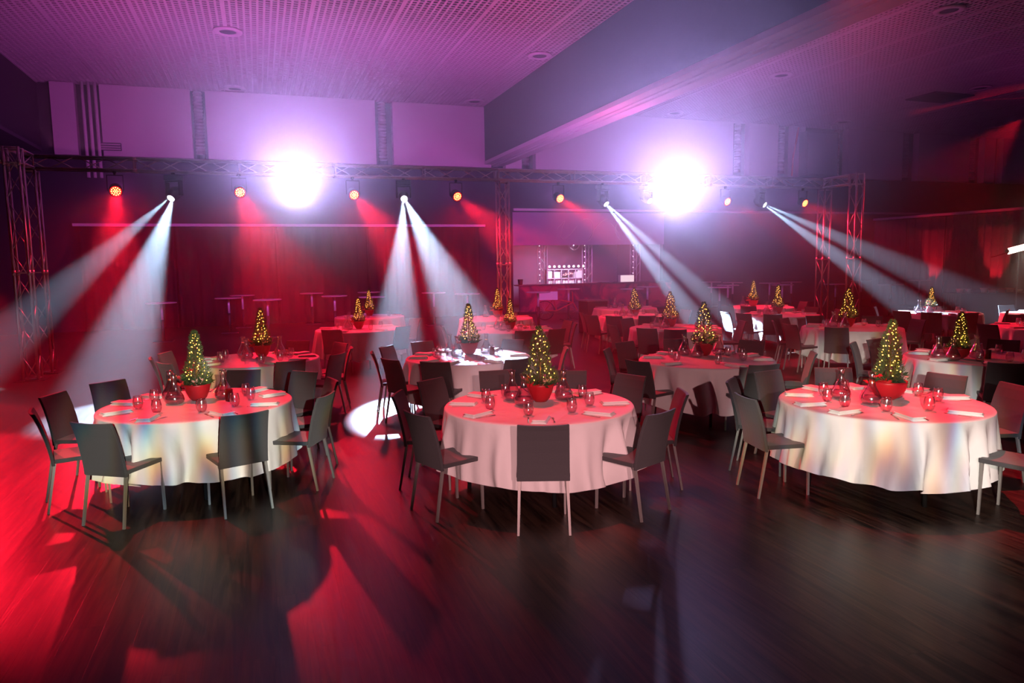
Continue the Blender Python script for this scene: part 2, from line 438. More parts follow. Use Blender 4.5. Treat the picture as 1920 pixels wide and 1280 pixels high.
# pipes and box
for px in (160, 172, 184):
    p = aty(px, 240, BY - 0.4)
    tag(MB().tube((p.x, BY - 0.45, 5.0), (p.x, BY - 0.45, HC), 0.05, 10).build('wall_pipe', M_wallup, smooth=True),
        'vertical pipe running up the back wall at its far left corner', 'pipe', 'pipes in the left corner of the back wall')
p = aty(207, 275, BY - .4)
t = thing('wall_vent', 'small slotted vent box beside the pipes in the left corner', 'vent', (p.x, BY - 0.35, p.z))
MB().box(-.32, .32, -.1, 0, -.12, .12).build('vent_box', M_wallmid, t, bevel=0.01)
for k in range(3): MB().box(-.3, .3, -.115, -.1, -.1 + k * .075, -.07 + k * .075).build('slat', M_wallup, t)
pa = aty(1502, 290, BY - .5); pb = aty(1560, 290, BY - .5)
t = thing('wall_cabinet', 'large dark box hung high on the back wall beside a duct', 'cabinet', ((pa.x + pb.x) / 2, BY - 0.5, 0))
MB().box(-(pb.x - pa.x) / 2, (pb.x - pa.x) / 2, -.35, .15, 5.72, 7.7).build('cabinet_body', M_dark, t, bevel=0.02)
MB().box(-(pb.x - pa.x) / 2 + .08, (pb.x - pa.x) / 2 - .08, -.37, -.35, 5.8, 7.6).build('cabinet_door', M_wallmid, t, bevel=0.01)
pc = aty(1487, 290, BY - .4)
tag(MB().path([(pc.x + .25, BY - .42, 7.9), (pc.x + .12, BY - .42, 7.2), (pc.x - .02, BY - .42, 6.5), (pc.x - .05, BY - .42, 5.75)], 0.035, 8).build('hanging_cable', M_redleaf, smooth=True),
    'thin reddish cable hanging down the upper back wall beside a duct', 'cable')
# rails
def rail(x0, x1, z, name, label, y=BY - 0.12):
    t = thing(name, label, 'rail', ((x0 + x1) / 2, y, z))
    h = (x1 - x0) / 2
    MB().box(-h, h, -.05, .05, -.045, .045).build('rail_bar', M_rail, t)
    for k in range(int(2 * h / 3) + 1): MB().box(-h + k * 3 + .1, -h + k * 3 + .16, .05, BY - y, -.03, .03).build('bracket', M_black, t)
rail(aty(140, 420, BY).x, aty(905, 420, BY).x, 3.50, 'curtain_rail', 'long pale curtain rail along the back wall left of the centre tower', BY - .3)
rail(bx0 + .02, XW - .02, 4.15, 'wall_rail', 'long pale ledge rail high over the bar, running to the right wall', BY - .1)
# drapes under the left rail
def drape(x0, x1, y, z0, z1, amp, wl, seed, name, m, axis='x', parent=None):
    rnd = random.Random(seed); ph = [rnd.uniform(0, 6.28) for _ in range(4)]
    n = int(abs(x1 - x0) / wl * 8)
    def f(u, v):
        x = x0 + (x1 - x0) * u
        k = 2 * math.pi * x / wl
        fl = math.sin(k + ph[0] + .6 * math.sin(k * .23 + ph[1])) + .35 * math.sin(2.3 * k + ph[2])
        d = amp * fl * (0.6 + 0.4 * (1 - v))
        z = z0 + (z1 - z0) * v
        if axis == 'x': return (x, y + d, z)
        return (y + d, x, z)
    return MB().grid(f, n, 6)
xs = [aty(p_, 480, BY - .4).x for p_ in (150, 330, 520, 690, 900)]
nm = ['leftmost, behind the twin truss legs', 'second from the left', 'third from the left, below the big light', 'next to the centre truss tower']
for i in range(4):
    t = drape(xs[i] + .03, xs[i + 1] - .03, BY - .42, 0.03, 3.44, .05, .42, i, 'd', M_drape).build('black_drape', M_drape, smooth=True)
    t.modifiers.new('thick', 'SOLIDIFY').thickness = 0.01
    tag(t, 'black drape hanging from the back wall rail, ' + nm[i], 'drape', 'black drapes on the back wall')

# right wall curtain with its own rail
yc0 = atx(1640, 420, XCUR).y; yc1 = 5.0
yy = [yc0, atx(1700, 450, XCUR).y, atx(1775, 450, XCUR).y, atx(1835, 450, XCUR).y, atx(1960, 450, XCUR).y]
cl = ['beside the far bar tables', 'glowing red from the uplight below', 'behind the start of the buffet', 'behind the floodlight and buffet']
for i in range(4):
    t = drape(yy[i + 1] + .02, yy[i] - .02, XCUR - .05, 0.03, 3.6, .06, .34, 20 + i, 'c', M_curtain, 'y').build('stage_curtain', M_curtain, smooth=True)
    t.modifiers.new('thick', 'SOLIDIFY').thickness = 0.01
    tag(t, 'dark pleated curtain on the right wall, ' + cl[i], 'curtain', 'curtains on the right wall')
t = thing('curtain_track', 'slanting red-lit curtain track along the right wall', 'rail', (XCUR - .05, (yc0 + yc1) / 2, 3.68))
MB().box(-.05, .05, -(yc0 - yc1) / 2, (yc0 - yc1) / 2, -.04, .05).build('rail_bar', M_rail, t)
for k in range(9): MB().box(.05, .35, -(yc0 - yc1) / 2 + 1.2 + k * 2.2, -(yc0 - yc1) / 2 + 1.26 + k * 2.2, -.02, .02).build('bracket', M_black, t)

# ceiling fittings
def make_ring():
    t = thing('ceiling_speaker', '', 'speaker')
    MB().lathe([(.22, 0), (.34, 0), (.36, .03), (.34, .06), (.20, .06)], 28, close=True).build('bezel', M_wallup, t, smooth=True)
    MB().lathe([(0, .01), (.20, .02), (.21, .05), (0, .05)], 24).build('grille', M_wallmid, t)
    return t
rings = [(427, 62, 'over the left tables, closest to us'), (440, 168, 'near the back wall on the left'), (890, 192, 'near the back wall beside the ceiling beam'), (1012, 107, 'near the right edge of the left ceiling bay'),
         (1780, 22, 'closest one in the right ceiling'), (1465, 143, 'midway along the right ceiling'), (1580, 230, 'close to the back wall over the ducts'), (1265, 213, 'close to the big light on the right'), (1838, 167, 'above the dark ceiling hatch'), (1865, 241, 'far right corner of the ceiling')]
for x, y, lb in rings:
    p = atz(x, y, HC - .07)
    if p.y > BY - .6: p.y = BY - .6
    place('ring', make_ring, (p.x, p.y, HC - .065), 0, 'round ceiling speaker, ' + lb, 'round ceiling speakers')
p = atz(1762, 181, HC)
t = thing('ceiling_hatch', 'dark open square hatch in the right-hand ceiling', 'hatch', (p.x, p.y, HC - .05))
MB().box(-.9, .9, -.6, .6, 0, .04).build('hatch_opening', M_void, t)
b = MB()
for sx in (-.93, .93): b.box(sx - .04, sx + .04, -.64, .64, -.01, .04)
for sy in (-.62, .62): b.box(-.97, .97, sy - .03, sy + .03, -.01, .04)
b.build('hatch_frame', M_wallmid, t)

# ------------------------------------------------------------------ trusses
TW = 0.29; TR = 0.026
def truss_parts(parent, L, seg=0.5):
    """square truss along +Z from 0 to L, centred on the axis"""
    h = TW / 2 - TR
    cs = [(h, h), (-h, h), (-h, -h), (h, -h)]
    for c in cs: MB().tube((c[0], c[1], 0), (c[0], c[1], L), TR, 8).build('chord', M_alu, parent, smooth=True)
    mb = MB(); n = max(1, round(L / seg)); st = L / n
    for k in range(4):
        a = cs[k]; b2 = cs[(k + 1) % 4]
        for i in range(n):
            if (i + k) % 2: mb.tube((a[0], a[1], i * st + .02), (b2[0], b2[1], (i + 1) * st - .02), .011, 6)
            else: mb.tube((b2[0], b2[1], i * st + .02), (a[0], a[1], (i + 1) * st - .02), .011, 6)
        for zz in [0.02, L - .02] + [q * 2.0 for q in range(1, int(L / 2.0) + 1) if q * 2 < L - .2]:
            mb.tube((a[0], a[1], zz), (b2[0], b2[1], zz), .014, 6)
    mb.build('lacing', M_alu, parent, smooth=True)
    for q in range(1, int(L / 2.0) + 1):
        if q * 2 < L - .2:
            for c in cs: MB().tube((c[0], c[1], q * 2 - .05), (c[0], c[1], q * 2 + .05), TR + .008, 8).build('coupler', M_alu, parent, smooth=True)
TTOP = 4.30
TXL, TXR, TXC = -4.12, 15.45, 5.66
def tower(x, y, h, label):
    t = thing('truss_tower', label, 'truss tower', (x, y, 0), 0, 'truss towers')
    MB().box(-.25, .25, -.25, .25, 0, .012).build('base_plate', M_black, t, bevel=.003)
    e = bpy.data.objects.new('truss_column', None); COL.objects.link(e); e.parent = t; e.location = (0, 0, .012)
    truss_parts(e, h - .012)
    return t
tower(TXL, TY - .95, TTOP, 'front left truss tower, the closer of the two lattice legs')
tower(TXL, TY, TTOP - TW - .01, 'lattice truss leg just behind the front left tower')
tower(TXC, TY, TTOP - TW - .01, 'middle lattice truss tower in front of the bar')
tower(TXR, TY, TTOP - TW - .01, 'right truss tower, the farther lattice leg of the pair')
tower(TXR - .1, TY - 1.25, TTOP, 'right truss tower standing closer to us, lit red')
def beam(p, q, label):
    p = Vector(p); q = Vector(q); L = (q - p).length
    t = thing('truss_beam', label, 'truss beam', p, 0, 'horizontal truss beams')
    t.rotation_euler = (q - p).to_track_quat('Z', 'X' if abs((q - p).x) < 0.1 else 'Y').to_euler()
    truss_parts(t, L)
zb = TTOP - TW / 2
beam((TXL - TW / 2, TY, zb), (TXC - TW / 2, TY, zb), 'long overhead truss beam carrying the lamps left of the middle tower')
beam((TXC - TW / 2, TY, zb + .001), (TXR + TW / 2, TY, zb + .001), 'long overhead truss beam carrying the lamps right of the middle tower')
beam((TXL - TW / 2 - .01, TY - .95, zb), (TXL - 5.5, TY - .95, zb), 'overhead truss beam running off left from the front left tower')
beam((TXL, TY - TW / 2 - .01, zb), (TXL, TY - .95 + TW / 2 + .01, zb), 'short overhead truss beam joining the two left legs')
beam((TXR - .1, TY - TW / 2 - .01, zb), (TXR - .1, TY - 1.25 + TW / 2 + .01, zb), 'short overhead truss beam joining the two right legs')

# fixtures
def clamp(parent, top):
    mb = MB().tube((0, 0, top - .03), (0, 0, top), .035, 10).box(-.02, .02, -.035, .035, top - .06, top)
    mb.build('clamp', M_black, parent)
def orient(v):
    """rotation that turns local -Z of a head onto direction v"""
    return v.to_track_quat('-Z', 'Y').to_euler()
def make_par(pos, d, label, on=True):
    top = TTOP - TW - pos.z
    t = thing('led_par_lamp', label, 'stage lamp', pos, 0, 'red LED lamps under the truss')
    clamp(t, top)
    MB().box(-.15, .15, -.018, .018, top - .08, top - .065).box(-.15, -.14, -.018, .018, -.02, top - .065).box(.14, .15, -.018, .018, -.02, top - .065).build('yoke', M_black, t)
    b = MB().lathe([(0, .14), (.07, .14), (.115, .08), (.125, -.06), (.125, -.1), (.112, -.1), (.112, -.085), (0, -.085)], 24).build('housing', M_black, t, smooth=False)
    b.rotation_euler = orient(d)
    f = MB().lathe([(0, -.09), (.110, -.09), (.110, -.086), (0, -.086)], 24).build('lens_plate', M_lensdark, b)
    mb = MB()
    for (r, n) in ((0, 1), (.038, 6), (.078, 12)):
        for i in range(n):
            a = 2 * math.pi * i / n
            mb.blob((r * math.cos(a), r * math.sin(a), -.092), .0135, 2, (1, 1, .5))
    mb.build('led_cluster', M_led, b, smooth=True)
plab = ['first red LED lamp from the left, above the red pool of light', 'red LED lamp left of the big dazzling light', 'red LED lamp between the big light and the middle white beam', 'red LED lamp just left of the middle tower',
        'red LED lamp just right of the middle tower', 'red lamp right of the second dazzling light', 'red lamp beside the right truss towers']
for i, p in enumerate(par_pos): make_par(p, PAR_DIR, plab[i])
def make_mover(pos, d, label, lens, ls=1.0):
    top = TTOP - TW - pos.z
    t = thing('moving_head_lamp', label, 'stage lamp', pos, math.atan2(d.x, -d.y), 'moving head lamps under the truss')
    clamp(t, top)
    MB().box(-.17, .17, -.10, .10, top - .15, top - .04).build('base', M_black, t, bevel=.02)
    MB().box(-.17, -.135, -.06, .06, -.04, top - .16).box(.135, .17, -.06, .06, -.04, top - .16).box(-.17, .17, -.06, .06, top - .19, top - .15).build('yoke', M_black, t, bevel=.01)
    h = MB().lathe([(0, .16), (.08, .16), (.12, .08), (.125, -.04), (.09 * ls, -.15), (.085 * ls, -.17), (.075 * ls, -.17), (.075 * ls, -.16), (0, -.16)], 24).build('lamp_head', M_black, t, smooth=False)
    dl = Matrix.Rotation(-t.rotation_euler.z, 3, 'Z') @ d
    h.rotation_euler = orient(dl)
    MB().lathe([(0, -.172), (.04 * ls, -.170), (.072 * ls, -.163), (0, -.161)], 24).build('lens', lens, h, smooth=True)
mlab = ['moving head sending a split white beam down to the left', 'moving head sending a split white beam down at the centre', 'moving head right of the middle tower, white beam going down right', 'moving head nearest the right towers, narrow white beam to the right',
        'moving head seen from the side just left of the second dazzling light']
for i, p in enumerate(mov_pos):
    a, b_ = MOV_T[i]; m_ = a if b_ is None else (a + b_) / 2
    make_mover(p, (m_ - p).normalized(), mlab[i], M_lensw)
make_mover(big_pos[0], (C0 - big_pos[0]).normalized(), 'dazzling white lamp facing us, left of the middle tower', M_lensb, 1.7)
make_mover(big_pos[1], (C0 - big_pos[1]).normalized(), 'dazzling white lamp facing us, right of the middle tower', M_lensb, 1.7)

# ------------------------------------------------------------------ chairs
def make_chair():
    t = thing('dining_chair', '', 'chair')
    # one upholstered shell for the back, S-curved in profile and hollowed in plan
    prof = [(.405, -.195), (.46, -.200), (.54, -.212), (.64, -.232), (.74, -.258), (.82, -.285), (.868, -.305)]
    mb = MB(); nx = 8
    def P(i, j, side):
        z, y = prof[j]; u = i / nx * 2 - 1
        wdt = .203 - .010 * (j / 6.0)
        yy = y - .022 * (1 - u * u) * (j / 6.0) + side * .013
        return (u * wdt, yy, z - (.006 * (1 - u * u) if j == 6 else 0))
    V = {}
    for s in (-1, 1):
        for i in range(nx + 1):
            for j in range(7): V[s, i, j] = mb.bm.verts.new(P(i, j, s))
    for i in range(nx):
        for j in range(6):
            mb.bm.faces.new((V[1, i, j], V[1, i + 1, j], V[1, i + 1, j + 1], V[1, i, j + 1]))
            mb.bm.faces.new((V[-1, i, j + 1], V[-1, i + 1, j + 1], V[-1, i + 1, j], V[-1, i, j]))
        for j in (0, 6):
            mb.bm.faces.new((V[-1, i, j], V[-1, i + 1, j], V[1, i + 1, j], V[1, i, j]))
    for i in (0, nx):
        for j in range(6): mb.bm.faces.new((V[-1, i, j], V[1, i, j], V[1, i, j + 1], V[-1, i, j + 1]))
    mb.build('backrest', M_fabric, t, smooth=False, bevel=.006)
    mb = MB()
    def S(u, v):
        x = (u * 2 - 1) * (.205 - .004 * v); y = -.182 + .40 * v
        return (x, y, .462 - .008 * math.sin(math.pi * v) * math.sin(math.pi * u))
    mb.grid(S, 6, 6)
    top = list(mb.bm.verts)
    r = bmesh.ops.extrude_face_region(mb.bm, geom=list(mb.bm.faces))
    for v in r['geom']:
        if isinstance(v, bmesh.types.BMVert): v.co.z = .425
    mb.build('seat', M_fabric, t, bevel=.006)
    for s in (-1, 1):
        mb = MB()
        mb.tube((s * .182, -.185, .425), (s * .196, -.262, 0), .0155, 4, .0125).build('leg', M_leg, t)
        MB().tube((s * .186, .198, .425), (s * .188, .205, 0), .0155, 4, .0125).build('leg', M_leg, t)
    return t

# ------------------------------------------------------------------ tables and cloths
TBL_R = 0.87
def cloth_mesh(seed, hem=0.215):
    rnd = random.Random(seed); N = 220; rows = 14
    k1 = rnd.choice((16, 18, 20)); ph = [rnd.uniform(0, 6.28) for _ in range(8)]
    mb = MB(); bm = mb.bm
    rings = []
    def fold(a):
        f = math.sin(k1 * a + ph[0] + .9 * math.sin(3 * a + ph[1]) + .5 * math.sin(5 * a + ph[5]))
        g = math.sin((k1 + 9) * a + ph[2] + .8 * math.sin(4 * a + ph[3]))
        env = .62 + .38 * math.sin(2 * a + ph[4])
        s = math.copysign(abs(f) ** 1.35, f)
        return env * (s * .85 + .35 * g) + .15 * math.sin(31 * a + ph[6])
    zt = .757
    for r in (.15, .4, .62, .80, TBL_R - .025):
        rings.append([(r, zt + (.0006 * math.sin(7 * a + r * 9) if r < .85 else 0), a) for a in [2 * math.pi * i / N for i in range(N)]])
    rings.append([(TBL_R - .006, zt - .004, 2 * math.pi * i / N) for i in range(N)])
    rings.append([(TBL_R + .001, zt - .014, 2 * math.pi * i / N) for i in range(N)])
    for j in range(1, rows + 1):
        tt = j / rows; R_ = []
        for i in range(N):
            a = 2 * math.pi * i / N; f = fold(a + .05 * math.sin(3 * tt + ph[7]) * tt)
            zz = zt - .014 - tt * (zt - .014 - hem - .020 * math.sin(3 * a + ph[1]) - .052 * f)
            amp = .125 * tt ** .9
            rr = TBL_R + .001 + .030 * tt + amp * f
            R_.append((rr, zz, a + .018 * tt * math.cos(k1 * a + ph[0])))
        rings.append(R_)
    VR = [[bm.verts.new((r * math.cos(a), r * math.sin(a), z)) for (r, z, a) in rg] for rg in rings]
    c = bm.verts.new((0, 0, zt))
    for i in range(N): bm.faces.new((c, VR[0][i], VR[0][(i + 1) % N]))
    for A, B in zip(VR[:-1], VR[1:]):
        for i in range(N):
            j = (i + 1) % N; bm.faces.new((A[i], B[i], B[j], A[j]))
    return mb
def make_table():
    t = thing('round_table', '', 'table')
    MB().lathe([(0, .722), (TBL_R - .03, .722), (TBL_R - .02, .73), (TBL_R - .02, .745), (TBL_R - .03, .75), (0, .75)], 48).build('tabletop', M_bark, t)
    for k in range(4):
        a = math.pi / 4 + k * math.pi / 2
        MB().tube((.62 * math.cos(a), .62 * math.sin(a), .722), (.66 * math.cos(a), .66 * math.sin(a), 0), .019, 10).build('leg', M_black, t, smooth=True)
    MB().box(-.6, .6, -.02, .02, .68, .722).box(-.02, .02, -.6, .6, .68, .722).build('brace', M_black, t)
    return t

# ------------------------------------------------------------------ tableware
def make_glass():
    t = thing('water_glass', '', 'glass')
    MB().lathe([(0, 0), (.022, 0), (.032, .012), (.039, .034), (.039, .055), (.033, .082), (.030, .095), (.0285, .095), (.0315, .082), (.0373, .055), (.0373, .034), (.030, .014), (.020, .006), (0, .006)], 22).build('bowl', M_glass, t, smooth=True)
    return t
def make_carafe(full=True):
    t = thing('water_carafe', '', 'carafe')
    MB().lathe([(0, 0), (.050, 0), (.066, .012), (.074, .035), (.068, .065), (.045, .11), (.026, .155), (.021, .19), (.023, .225), (.030, .25),
                (.0285, .25), (.0215, .225), (.0195, .19), (.0245, .155), (.0435, .11), (.0665, .065), (.0722, .035), (.0645, .0135), (.048, .004), (0, .004)], 26).build('vessel', M_glass, t, smooth=True)
    MB().lathe([(0, .005), (.047, .005), (.0635, .014), (.0712, .035), (.0655, .065), (.0, .066)], 26).build('water', M_water, t, smooth=True)
    return t
def make_carafe_lemon():
    t = make_carafe()
    MB().lathe([(0, 0), (.019, 0), (.019, .006), (0, .006)], 14, cz=.17).build('orange_slice', M_orange, t)
    return t
def make_napkin():
    t = thing('folded_napkin', '', 'napkin')
    mb = MB()
    def f(u, v):
        x = (u * 2 - 1) * .115; y = (v * 2 - 1) * .058
        e = min(u, 1 - u, v, 1 - v)
        return (x, y, .004 + .017 * min(1, e * 7) ** .5 + .003 * math.sin(3 * u + 2 * v))
    mb.grid(f, 16, 8)
    r = bmesh.ops.extrude_face_region(mb.bm, geom=list(mb.bm.faces))
    for v in r['geom']:
        if isinstance(v, bmesh.types.BMVert): v.co.z = 0
    mb.build('folded_cloth', M_napkin, t, smooth=True)
    MB().box(-.112, .106, -.050, .052, .0195, .0245).build('top_fold', M_napkin, t, bevel=.002)
    return t
def make_fork():
    t = thing('fork', '', 'cutlery')
    MB().box(-.10, .03, -.003, .003, .001, .004).box(-.10, -.06, -.006, .006, .001, .004).build('handle', M_steel, t)
    mb = MB().box(.03, .05, -.010, .010, .001, .004)
    for k in range(4): mb.box(.05, .09, -.010 + k * .0056, -.0068 + k * .0056, .001, .004)
    mb.build('tines', M_steel, t)
    return t
def make_knife():
    t = thing('knife', '', 'cutlery')
    MB().box(-.10, .0, -.006, .006, .001, .006).build('handle', M_steel, t)
    MB().box(.0, .11, -.008, .006, .001, .003).build('blade', M_steel, t)
    return t
M_orange = mat('orange_slice_flesh', (0.9, 0.35, 0.05), 0.4)

# ------------------------------------------------------------------ lit miniature trees
def tree_maker(variant):
    def mk():
        rnd = random.Random(50 + variant)
        t = thing('potted_tree', '', 'centrepiece')
        if variant == 2: prof = [(0, 0), (.055, 0), (.10, .03), (.135, .085), (.150, .145), (.152, .165), (.142, .165), (.138, .145), (0, .135)]
        else: prof = [(0, 0), (.055, 0), (.082, .03), (.108, .09), (.122, .15), (.126, .165), (.117, .165), (.112, .145), (0, .135)]
        MB().lathe(prof, 32).build('pot', M_pot, t, smooth=True)
        H0, H1 = .17, .68
        lean = rnd.uniform(-.02, .02)
        MB().tube((0, 0, .13), (lean, 0, .60), .012, 8, .004).build('trunk', M_bark, t)
        rb = (.098, .112, .105)[variant]
        def env(h):     # radius of the cone at relative height
            base = rb * (1 - h) ** .8 + .010
            if variant == 1: base = rb * (1 - h ** 1.7) * .95 + .012
            return base * (1 + .16 * math.sin(9 * h + variant))
        mb = MB()
        for i in range(1300):
            h = rnd.random() ** 1.25; a = rnd.uniform(0, 6.283); rr = env(h) * 1.22 * math.sqrt(rnd.uniform(.12, 1.0))
            p = Vector((rr * math.cos(a) + lean * h, rr * math.sin(a), H0 + .01 + (H1 - H0) * h))
            d = Vector((math.cos(a), math.sin(a), rnd.uniform(.5, 1.6)))
            for q in range(2):
                dd = (d + Vector((rnd.uniform(-.6, .6), rnd.uniform(-.6, .6), rnd.uniform(-.4, .4)))).normalized()
                L = rnd.uniform(.022, .042) * (1 - .35 * h)
                sd = dd.orthogonal().normalized() * rnd.uniform(.0022, .004)
                v = [mb.bm.verts.new(p - sd), mb.bm.verts.new(p + sd), mb.bm.verts.new(p + dd * L)]
                s3 = dd.cross(sd).normalized() * .003; v.append(mb.bm.verts.new(p + dd * L * .4 + s3))
                mb.bm.faces.new((v[0], v[1], v[3])); mb.bm.faces.new((v[1], v[2], v[3])); mb.bm.faces.new((v[2], v[0], v[3]))
        mb.build('conifer_foliage', M_conifer, t)
        mb = MB()
        for i in range(70):
            a = rnd.uniform(0, 6.283); r0 = rnd.uniform(.02, .09)
            d = Vector((math.cos(a), math.sin(a), rnd.uniform(-.15, .9)))
            mb.leaf((r0 * math.cos(a), r0 * math.sin(a), .15 + rnd.uniform(0, .05)), d, rnd.uniform(.07, .12), rnd.uniform(.03, .05), .2)
        mb.build('leafy_collar', M_leaf, t)
        # red leaves on the left-hand side, pale blooms on the other
        mb = MB(); fc = [(-.14, -.05, .22), (-.10, -.10, .17), (-.16, .03, .15), (-.08, .02, .30)][: (4, 2, 3)[variant]]
        for c in fc:
            for i in range(11):
                a = rnd.uniform(0, 6.283)
                mb.leaf(c, (math.cos(a), math.sin(a) * .7 - .3, rnd.uniform(-.3, .8)), rnd.uniform(.035, .065), rnd.uniform(.016, .028), .2)
            mb.tube((c[0] * .3, c[1] * .3, .15), c, .003, 5)
        mb.build('red_leaves', M_redleaf, t)
        mb = MB(); fc = [(.10, -.06, .21), (.05, -.11, .20), (.13, .02, .19)][: (2, 3, 2)[variant]]
        for c in fc:
            for i in range(8):
                a = rnd.uniform(0, 6.283)
                mb.leaf(c, (math.cos(a), math.sin(a) * .7 - .3, rnd.uniform(0, 1.0)), rnd.uniform(.03, .05), .016, .2)
            mb.tube((c[0] * .3, c[1] * .3, .15), c, .003, 5)
        mb.build('pink_blooms', M_pinkleaf, t)
        # string of fairy lights winding up the cone
        wire = MB(); pts = []
        nb = 56
        for i in range(nb):
            h = (i / nb) ** 1.15; a = i * 1.15 + rnd.uniform(-.5, .5)
            rr = env(h) * rnd.uniform(.75, 1.1)
            pts.append(Vector((rr * math.cos(a) + lean * h, rr * math.sin(a), H0 + .03 + (H1 - H0 - .04) * h + rnd.uniform(-.012, .012))))
        wire.path(pts, .0012, 4)
        w_ = wire.build('light_string', M_leaf, t)
        b0 = None
        for p in pts:
            if b0 is None: b0 = MB().blob((0, 0, 0), .0056, 1).build('fairy_bulb', M_bulb, w_, smooth=True); b1 = b0
            else: b1 = b0.copy(); COL.objects.link(b1); b1.parent = w_
            b1.location = p
        return t
    return mk
def make_candle():
    t = thing('jar_candle', '', 'candle')
    MB().lathe([(0, 0), (.035, 0), (.037, .01), (.037, .115), (.034, .115), (.033, .01), (0, .008)], 20).build('jar', M_candle, t, smooth=True)
    MB().lathe([(0, .009), (.031, .009), (.031, .085), (0, .085)], 16).build('wax', M_candle, t)
    return t
def make_bunch():
    t = thing('flower_bunch', '', 'flowers')
    rnd = random.Random(9)
    mb = MB()
    for i in range(7):
        c = Vector((rnd.uniform(-.09, .09), rnd.uniform(-.05, .05), rnd.uniform(.03, .075)))
        for k in range(14):
            a = k * 2.4; q = k / 14
            d = Vector((math.cos(a) * (.4 + q), math.sin(a) * (.4 + q), 1.1 - q))
            mb.leaf(c, d, .022 + .012 * q, .022, -.25)
    mb.build('rose_heads', M_pinkleaf, t)
    mb = MB()
    for i in range(14):
        a = rnd.uniform(0, 6.28); mb.leaf((rnd.uniform(-.07, .07), rnd.uniform(-.04, .04), .004), (math.cos(a), math.sin(a), .25), .06, .025, .1)
    mb.build('leaves', M_leaf, t)
    return t

# ------------------------------------------------------------------ the laid tables
# centre px, tree px (x, y of pot base, y of tip), chairs by back-top px, short name, detail
T = [
 dict(k='front left table', c=(371, 756), tree=(372, 750, 620, 0), ch=[(217, 781), (444, 768), (588, 740), (617, 712), (572, 697), (456, 694), (201, 716), (98, 740), (77, 770)], d=3),
 dict(k='front middle table', c=(1010, 757), tree=(1014, 752, 612, 1), ch=[(1017, 787), (815, 770), (750, 738), (807, 712), (928, 695), (1070, 695), (1183, 703), (1258, 735), (1213, 768)], d=3),
 dict(k='front right table', c=(1652, 752), tree=(1664, 748, 600, 2), ch=[(1422, 742), (1370, 713), (1443, 697), (1560, 690), (1773, 702), (1905, 722), (2010, 780)], d=3),
 dict(k='second-row left table', c=(480, 673), tree=(492, 668, 578, 0), ch=[(333, 678), (318, 661), (283, 672), (537, 674), (640, 643), (625, 663), (652, 652), (560, 639)], d=2),
 dict(k='white-lit middle table', c=(878, 668), tree=(880, 664, 570, 0), ch=[(698, 661), (732, 650), (731, 674), (819, 677), (973, 673), (795, 641), (959, 637), (1062, 652)], d=2),
 dict(k='second-row table beside the aisle', c=(1324, 673), tree=(1320, 666, 567, 1), ch=[(1240, 670), (1396, 675), (1145, 655), (1170, 641), (1265, 635), (1411, 638), (1502, 661)], d=2),
 dict(k='second-row right table', c=(1838, 669), tree=(1797, 672, 585, 2), ch=[(1592, 643), (1640, 636), (1892, 681), (1876, 640), (1742, 612)], d=2),
 dict(k='table under big left light', c=(673, 616), tree=(673, 616, 558, 0), ch=[(620, 618), (575, 632), (757, 612), (778, 598)], d=1),
 dict(k='table before the middle tower', c=(954, 617), tree=(957, 617, 560, 0), ch=[(832, 612), (985, 620), (1050, 617), (1055, 602), (1080, 606)], d=1),
 dict(k='third-row narrow-tree table', c=(1266, 614), tree=(1257, 612, 547, 1), ch=[(1213, 616), (1187, 598), (1148, 610), (1240, 596), (1265, 628), (1382, 602)], d=1),
 dict(k='table before the right towers', c=(1597, 613), tree=(1590, 612, 540, 1), ch=[(1450, 602), (1473, 597), (1480, 608), (1567, 614), (1723, 599), (1528, 592), (1645, 590)], d=1),
 dict(k='table before the bar', c=(1193, 592), tree=(1190, 592, 540, 1), ch=[(1150, 593), (1106, 591), (1089, 586), (1215, 592), (1288, 581), (1240, 582)], d=1),
 dict(k='far table with paired trees', c=(1462, 589), tree=(1458, 588, 534, 0), ch=[(1360, 585), (1382, 589), (1445, 591), (1505, 577), (1550, 580)], d=1),
 dict(k='farthest back table', c=(1425, 575), tree=(1412, 574, 525, 0), ch=[(1351, 574), (1396, 576), (1490, 566)], d=0),
 dict(k='table before the red curtain', c=(1760, 586), tree=(1745, 586, 540, 0), ch=[(1661, 576), (1685, 584), (1743, 588), (1827, 588), (1852, 580)], d=1),
 dict(k='cut-off right-edge table', c=(1960, 612), tree=None, ch=[(1852, 608), (1905, 590)], d=1),
 dict(k='far table under left light', c=(693, 593), tree=(693, 592, 543, 0), ch=[], d=0),
 dict(k='far table beside middle tower', c=(930, 596), tree=(933, 594, 540, 0), ch=[], d=0),
 dict(k='treeless table before the bar', c=(1172, 577), tree=None, ch=[], d=0),
 dict(k='table below the floodlight', c=(1965, 588), tree=None, ch=[(1905, 574)], d=0),
]
def clock(rel):
    """where something stands round its table, seen from the open floor in front"""
    a = math.degrees(math.atan2(rel.dot(rt0), -rel.dot(Vector((fwd.x, fwd.y, 0)).normalized()))) % 360
    n = ['near', 'near right', 'right', 'far right', 'far', 'far left', 'left', 'near left']
    return n[int((a + 22.5) // 45) % 8]
cloth_meshes = {}
